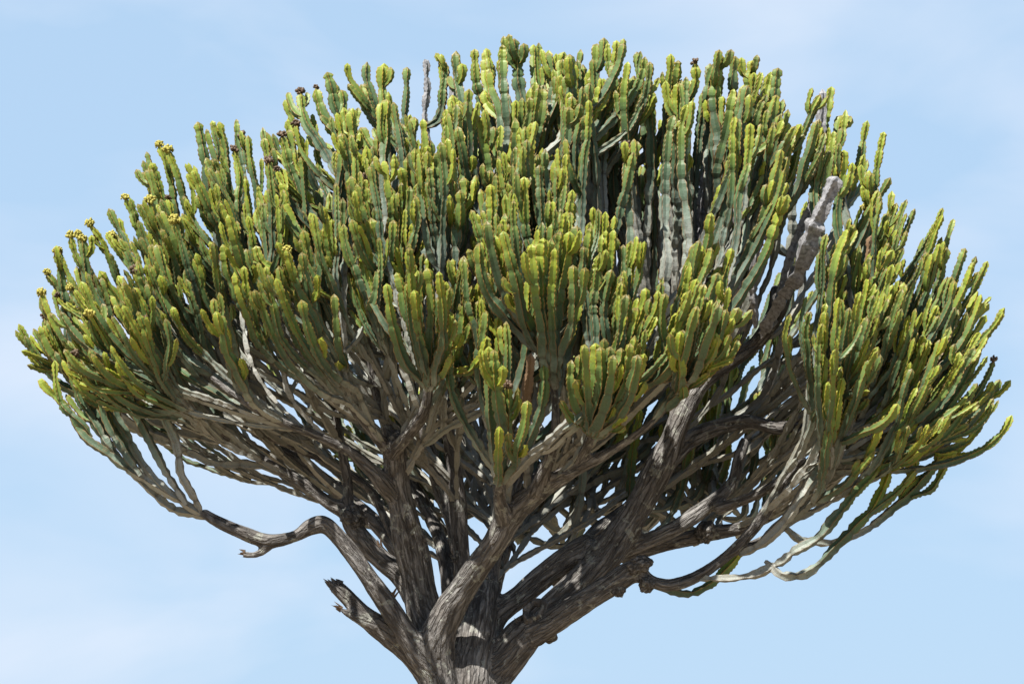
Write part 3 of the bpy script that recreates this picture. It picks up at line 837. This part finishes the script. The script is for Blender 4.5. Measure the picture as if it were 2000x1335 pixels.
# long outward-sweeping stems of both flanks
for k in range(48):
    right = k < 28
    if right:
        us, vs_ = rnd.uniform(1520, 1640), rnd.uniform(800, 960)
        ut = rnd.uniform(1690, 1945)
        vt = rnd.uniform(max(np.interp(ut, U_, VT) + 40, 540), 860 - .10 * abs(ut - 1800))
    else:
        us, vs_ = rnd.uniform(440, 650), rnd.uniform(800, 880)
        ut = rnd.uniform(110, 330)
        vt = rnd.uniform(np.interp(ut, U_, VT) + 50, 690)
    d = rnd.uniform(-1.3, .6) * (.8 if right else 1)
    q0 = P(us, vs_, d * .4)
    a = samp_p[np.argmin(np.linalg.norm(samp_p - q0, axis=1) + 9 * (samp_id == 0))]
    t = P(ut, vt, d)
    ln = np.linalg.norm(t - a)
    o_ = np.array([1.0 if right else -1.0, 0, 0])
    e_ = unit(UP + o_ * rnd.uniform(.35, .7) + np.array([0, rnd.gauss(0, .1), 0]))
    new_stem(bezier(a, a + unit(t - a + o_ * ln * .35 - UP * ln * .12) * ln * .4, t - e_ * ln * .30, t, 26), stem_r(ut) * 1.04, 0.0)
# the tall upright stems right of the middle, bare for most of their length
for k in range(52):
    f = (k + rnd.uniform(.1, .9)) / 52
    ub, ut = 1150 + 290 * f + rnd.uniform(-25, 25), 1065 + 450 * f + rnd.uniform(-20, 20)
    d = rnd.uniform(-.5, .7)
    vt = np.interp(ut, U_, VT) + rnd.choice((rnd.uniform(15, 90), rnd.uniform(60, 210)))
    a, t = P(ub, rnd.uniform(560, 680), .25 + d * .35), P(ut, vt, d)
    ln = np.linalg.norm(t - a)
    new_stem(bezier(a, a + unit(t - a + np.array([rnd.gauss(0, .12), 0, 0])) * ln * .35, t - lean(t) * ln * .3, t, 26), stem_r(ut, vt), 0.0)
work = []
cl = []                                                    # candelabra clumps: neighbours drawn together, dark gaps between
for (u, v, n) in sorted(GROUPS, key=lambda q: q[1] + 40 * rnd.random()):
    if v - np.interp(u, U_, VT) > 55 and all(math.hypot(u - c[0], v - c[1]) > 88 for c in cl):
        cl.append((u, v, depth(u, v)))
def clump(u, v, d, k):
    if v - np.interp(u, U_, VT) < 40:
        return u, v, d
    c = min(cl, key=lambda q: math.hypot(u - q[0], v - q[1]))
    if math.hypot(u - c[0], v - c[1]) > 150:
        return u, v, d
    return u + k * (c[0] - u), v + .3 * k * (c[1] - v), c[2] + rnd.uniform(-.22, .22)
for (u, v, n) in GROUPS:
    T = P(*clump(u, v, depth(u, v), .34))
    work.append((T, n + (rnd.random() < .45), stem_r(u, v), u))
# the far side of the dome, which the photograph does not show but the light and the gaps need
k = 0
while k < 96:
    th = rnd.uniform(.04, math.pi - .04)
    r = math.sqrt(rnd.uniform(.02, 1.0))
    x, y = math.cos(th) * r * 4.2, math.sin(th) * r * 3.3 + .35
    u0 = 1000 + x * 220
    vt = np.interp(u0, U_, VT)
    ztop = P(1000, vt, 0)[2]
    zr = P(1000, 700, 0)[2]
    z = zr + (ztop - zr) * math.sqrt(max(0, 1 - (y / 3.8) ** 2)) - rnd.uniform(.35, .95)
    work.append((np.array([x, y, z]), rnd.choice((2, 2, 3, 3)), stem_r(u0), u0))
    k += 1
far_s = np.vstack([limb_paths[q][int(len(limb_paths[q]) * .3):, :3] for q in ('j', 'k', 'g5', 'f', 'i')])
for k in range(30):
    u0, d = rnd.uniform(1000, 1470), rnd.uniform(.9, 2.3)
    vb = rnd.uniform(1000, 1085) - (u0 - 1000) * .06
    p0 = P(u0 - 60, vb - 40, d)
    a = far_s[np.argmin(np.linalg.norm(far_s - p0, axis=1))]
    e = rnd.uniform(.8, 1.3)
    st_ = [a, P(u0 - 15, vb, d + .1), P(u0 + 18 * e, vb - 45, d + .2), P(u0 + 36 * e, vb - 130, d + .25), P(u0 + 48 * e, vb - rnd.uniform(190, 330), d + .3)]
    new_stem(catmull(st_, 8), rnd.uniform(.036, .044))
# gaps of the near side filled in
for k in range(125):
    u = rnd.uniform(90, 1920)
    vt, vb = np.interp(u, U_, VT), np.interp(u, UB, VB)
    v = vt + (vb - vt) * rnd.uniform(.15, .62)
    if (1120 < u < 1420 and 240 < v < 440) or (1430 < u < 1660 and v > 320) or (250 < u < 760 and v > 420):
        continue
    work.append((P(*clump(u, v, depth(u, v) + .15, .6)), rnd.choice((2, 3, 3)), stem_r(u), -u))
# low stems on the far rim, seen under the crown
for k in range(36):
    u, d = (rnd.uniform(980, 1560), rnd.uniform(1.6, 3.0)) if k < 26 else (rnd.uniform(480, 900), rnd.uniform(1.4, 2.6))
    work.append((P(u, rnd.uniform(640, 850), d), 2, stem_r(u), u))
base_nodes = np.array(nodes_p)
work.sort(key=lambda w_: np.linalg.norm(base_nodes - w_[0], axis=1).min())
for T, n, Rr, u in work:
    grow_group(T, n, Rr, abs(u), 0.0, u > 0)

# short side shoots near the tips
def side_shoot(st, f_back, ln):
    p = st['path']
    i = max(2, len(p) - 1 - int(f_back / .02))
    b = p[i]
    t = unit(p[min(len(p) - 1, i + 4)] - p[i - 1])
    ang = rnd.uniform(0, 2 * math.pi)
    side = np.array([math.cos(ang), math.sin(ang), 0.0])
    side = unit(side - t * (side @ t))
    e = b + t * ln + side * (st['R'] * 1.6 + .012)
    q = bezier(b, b + side * st['R'] * 1.35 + t * ln * .16, e - t * ln * .66, e, 14)
    q, s = resample(wiggle(q, .006, rnd.uniform(0, 900)), ds=.021)
    st['shoots'].append(dict(path=q, R=st['R'] * rnd.uniform(.66, .92), dead=st['dead'] if st['dead'] > .8 else 0.0, ln=s[-1], ribs=4, rnd=rnd.random(), seed=rnd.randint(0, 9999)))
for st in STEMS:
    if st['dead'] or st['ln'] < .6:
        continue
    c = rnd.choices((0, 1, 2, 3), (.26, .30, .26, .18))[0]
    for _ in range(c):
        fb = rnd.choice((rnd.uniform(.12, .34), rnd.uniform(.3, .7)))
        side_shoot(st, fb, min(rnd.uniform(.14, .40), fb + .04))
print('stems', len(STEMS), 'shoots', sum(len(s['shoots']) for s in STEMS))

def stem_geo(st, young=False, coarse=1):
    """ribbed, toothed, waisted column; returns verts, [quads, tris], data"""
    path = st['path'][::-1]
    far = 26 if coarse == 1 else 0
    path = np.vstack([path[:far], path[far:70:2], path[max(far, 70)::2 if coarse == 1 else 3]])[::-1]      # fine teeth near the tip, longer rings on old wood
    n = len(path)
    g_ = np.random.default_rng(st['seed'] + 77)
    s = np.concatenate([[0], np.cumsum(np.linalg.norm(np.diff(path, axis=0), axis=1))])
    tip = s[-1] - s                                        # distance from the tip
    T = unit(np.gradient(path, axis=0))
    ref = np.cross(T[-1], unit(path[0] - path[-1] + .001))
    if np.linalg.norm(ref) < .08:
        ref = np.array([.3, .9, .1])
    ref = unit(ref)
    A = unit(ref - T * (T @ ref)[:, None])
    B = np.cross(T, A)
    ribs = st['ribs']
    per = g_.uniform(.13, .27)
    ph = g_.uniform(0, 1)
    # waists where each year's growth stopped, unevenly spaced
    warp = tip / per + ph + .25 * np.sin(tip / per * 2.1 + ph * 6)
    fr = warp - np.floor(warp)
    wd = np.minimum(fr, 1 - fr)
    seg = .86 + .28 * hash3(np.floor(warp).astype(np.int64), np.full(n, st['seed'], np.int64), np.zeros(n, np.int64))
    seg = np.convolve(np.pad(seg, 2, mode='edge'), np.ones(5) / 5, 'valid')
    waist = seg - g_.uniform(.20, .40) * (1 + .45 * np.clip(tip - .6, 0, 1)) * np.exp(-(wd / .15) ** 2)
    Rt = st['R'] * (.94 + .12 * np.clip(tip / .4, 0, 1) - .20 * np.clip((tip - .7) / 1.1, 0, 1))
    tl = .055
    cap = np.sqrt(np.clip(1 - (1 - np.clip(tip / tl, 0, 1)) ** 2, 0.03, 1))
    bl = .10
    foot = .62 + .38 * np.clip(s / bl, 0, 1)               # pinched where it leaves its parent
    Ra = Rt * waist * cap * foot
    if st['dead'] and st['dead'] < .8:
        Ra = Ra * (1.0 - .08 * (1 - np.clip(tip / .5, 0, 1))) * (1 + .42 * (vnoise(np.stack([s * 14, np.full_like(s, st['seed']), s * 0], 1)) - .5))
    valley = (.50 + .14 * np.clip(tip / 1.6, 0, 1))
    tw = g_.uniform(0, 6.28) + g_.uniform(-.5, .5) * s
    V, rib = [], []
    for k_ in range(ribs):
        a0 = 2 * np.pi * k_ / ribs + tw
        tooth = (((np.arange(n) + k_) % 2) - .4) * .0075 * np.clip(1.4 - tip / 2.0, .5, 1)
        scal = 1 + .10 * (vnoise(np.stack([s * 9, np.full_like(s, k_ * 5.1 + st['seed']), s * 0], 1)) - .5)
        for da, rr, rb in ((-.15, Ra * scal * .87, .62), (0, Ra * scal + tooth * cap, 1.0), (.15, Ra * scal * .87, .62), (np.pi / ribs, Ra * valley * (1.06 if ribs == 5 else 1), 0.0)):
            a = a0 + da
            V.append(path + rr[:, None] * (np.cos(a)[:, None] * A + np.sin(a)[:, None] * B))
            rib.append(np.full(n, rb))
    nr = ribs * 4
    V = np.stack(V, 1)
    rib = np.stack(rib, 1)
    i0 = (np.arange(n - 1)[:, None] * nr + np.arange(nr)[None]).ravel()
    i1 = (np.arange(n - 1)[:, None] * nr + (np.arange(nr)[None] + 1) % nr).ravel()
    quads = np.stack([i0, i1, i1 + nr, i0 + nr], 1)
    k_ = np.arange(nr)
    tris = np.stack([(n - 1) * nr + k_, (n - 1) * nr + (k_ + 1) % nr, np.full(nr, n * nr)], 1)
    verts = np.vstack([V.reshape(-1, 3), path[-1] + T[-1] * .004])
    data = np.empty((len(verts), 4))
    data[:-1, 0] = np.repeat(tip / 2.5, nr)
    data[-1, 0] = 0
    data[:-1, 1] = rib.ravel()
    data[-1, 1] = .9
    data[:, 2] = st['rnd']
    data[:, 3] = st['dead'] + (.05 * np.append(np.repeat(np.exp(-(wd / .07) ** 2), nr), 0))
    return verts, [quads, tris], data

# which stems show: coarse depth test of the centre lines
W_, H_ = 500, 334
zb = np.full((H_, W_), 1e9)
ib = np.full((H_, W_), -1)
al_p, al_i, al_r = [], [], []
for i, st in enumerate(STEMS):
    for q in [st] + st['shoots']:
        pp = q['path'][::3]
        al_p.append(pp); al_i.append(np.full(len(pp), i)); al_r.append(np.full(len(pp), q['R']))
al_p = np.vstack(al_p); al_i = np.concatenate(al_i)
uu, vv, ff = proj(al_p)
for dx in (-2, -1, 0, 1, 2):
    for dy in (-1, 0, 1):
        x = np.round(uu / 4).astype(int) + dx
        y = np.round(vv / 4).astype(int) + dy
        ok = (x >= 0) & (x < W_) & (y >= 0) & (y < H_)
        np.minimum.at(zb, (y[ok], x[ok]), ff[ok])
for dx in (-2, -1, 0, 1, 2):
    for dy in (-1, 0, 1):
        x = np.round(uu / 4).astype(int) + dx
        y = np.round(vv / 4).astype(int) + dy
        ok = (x >= 0) & (x < W_) & (y >= 0) & (y < H_)
        hit = ok.copy()
        hit[ok] = zb[y[ok], x[ok]] == ff[ok]
        ib[y[hit], x[hit]] = al_i[hit]
vis = np.bincount(ib[ib >= 0], minlength=len(STEMS)).astype(float)

# flower heads and withered heads at the tips: where the photograph shows them
FLOWER_PX = [(133,460),(155,462),(165,470),(175,435),(195,458),(115,492),(80,572),(95,535),(248,388),(272,392),(262,600),(300,290),(345,432),(170,600),(560,475),(130,545),(1660,405),(330,300)]
WITHER_PX = [(92,525),(100,632),(110,575),(470,290),(465,262),(585,185),(616,168),(540,255),(560,240),(505,300),(545,330),(310,375),(330,515),(255,520),(150,690),(1360,125),(1210,300),(700,330),(1320,250),(290,640),(985,745),(870,310),(1950,700),(1860,880),(355,470)]
tips = np.array([st['path'][-1] for st in STEMS])
tu, tv, tf = proj(tips)
for lst, kind in ((FLOWER_PX, 'flower_cluster'), (WITHER_PX, 'withered_flower_cluster')):
    for (u, v) in lst:
        c = np.hypot(tu - u, tv - v) - np.minimum(vis, 60) * .4
        for j in np.argsort(c):
            if STEMS[j]['flower'] is None and not STEMS[j]['dead']:
                STEMS[j]['flower'] = kind
                vis[j] += 500
                break

order = np.argsort(-vis)
part_ids = set(int(i) for i in order[:298])

def dot_cluster(nm, mat, seed, count, rad, dot):
    g_ = np.random.default_rng(seed)
    t = (1 + 5 ** .5) / 2
    ico = unit(np.array([(-1, t, 0), (1, t, 0), (-1, -t, 0), (1, -t, 0), (0, -1, t), (0, 1, t), (0, -1, -t), (0, 1, -t), (t, 0, -1), (t, 0, 1), (-t, 0, -1), (-t, 0, 1)], float))
    icf = np.array([(0, 11, 5), (0, 5, 1), (0, 1, 7), (0, 7, 10), (0, 10, 11), (1, 5, 9), (5, 11, 4), (11, 10, 2), (10, 7, 6), (7, 1, 8), (3, 9, 4), (3, 4, 2), (3, 2, 6), (3, 6, 8), (3, 8, 9), (4, 9, 5), (2, 4, 11), (6, 2, 10), (8, 6, 7), (9, 8, 1)])
    vs, fs = [], []
    for i in range(count):
        z = g_.uniform(-.55, 1)
        a = i * 2.4 + g_.uniform(-.3, .3)
        q = math.sqrt(max(0, 1 - z * z))
        c = np.array([math.cos(a) * q, math.sin(a) * q, z * .8]) * rad * g_.uniform(.75, 1.05)
        sc = dot * g_.uniform(.7, 1.25)
        vs.append(ico * sc * g_.uniform(.8, 1.2, 3) + c)
        fs.append(icf + 12 * i)
    vs.append(ico * rad * .72); fs.append(icf + 12 * count)
    return make_mesh(nm, np.vstack(vs), [np.vstack(fs)], mat, None, True)
FLOWERS = [dot_cluster('flower_cluster', M_FLOWER, 3 + i, 34, .058, .0145) for i in range(3)]
WITHERS = [dot_cluster('withered_flower_cluster', M_WITHER, 23 + i, 22, .055, .019) for i in range(3)]

rest_v, rest_q, rest_t, rest_d, ro = [], [], [], [], 0
ntri = 0
shoot_left = 290
for i, st in enumerate(STEMS):
    if i in part_ids:
        v, f, d = stem_geo(st)
        ntri += len(f[0]) * 2
        me = make_mesh('stem', v - TB, f, M_STEM, {'data': d})
        o = add('stem', me, tree)
        if st['dead'] > .8:
            o['label'] = 'dried tan dead stem'
        elif st['dead']:
            o['label'] = 'dead stem of pale grey cork'
        for sh in st['shoots']:
            v, f, d = stem_geo(sh)
            ntri += len(f[0]) * 2
            if shoot_left > 0:
                add('side_shoot', make_mesh('side_shoot', v - TB, f, M_STEM, {'data': d}), o)
                shoot_left -= 1
            else:
                rest_v.append(v); rest_q.append(f[0] + ro); rest_t.append(f[1] + ro); rest_d.append(d); ro += len(v)
        if st['flower']:
            me = (FLOWERS if st['flower'] == 'flower_cluster' else WITHERS)[i % 3]
            fo = add(st['flower'], me, o)
            fo.location = st['path'][-1] - TB + np.array([0, 0, .012])
            fo.rotation_euler = (rnd.uniform(-.3, .3), rnd.uniform(-.3, .3), rnd.uniform(0, 6))
            k_ = rnd.uniform(.6, .85) if st['flower'] == 'flower_cluster' else rnd.uniform(.5, .75)
            fo.scale = (k_, k_ * rnd.uniform(.8, 1.2), k_ * rnd.uniform(.9, 1.5))
    else:
        back = st['path'][-1][1] > .8
        for q in [st] + st['shoots']:
            v, f, d = stem_geo(q, coarse=2 if (back or vis[i] < 40) and len(q['path']) > 30 else 1)
            ntri += len(f[0]) * 2
            rest_v.append(v); rest_q.append(f[0] + ro); rest_t.append(f[1] + ro); rest_d.append(d); ro += len(v)
rest = add('stem_mass', make_mesh('stem_mass', np.vstack(rest_v) - TB, [np.vstack(rest_q), np.vstack(rest_t)], M_STEM, {'data': np.vstack(rest_d)}), tree)
rest['kind'] = 'stuff'
rest['label'] = 'dense inner and far stems of the crown'
print('stem tris', ntri)
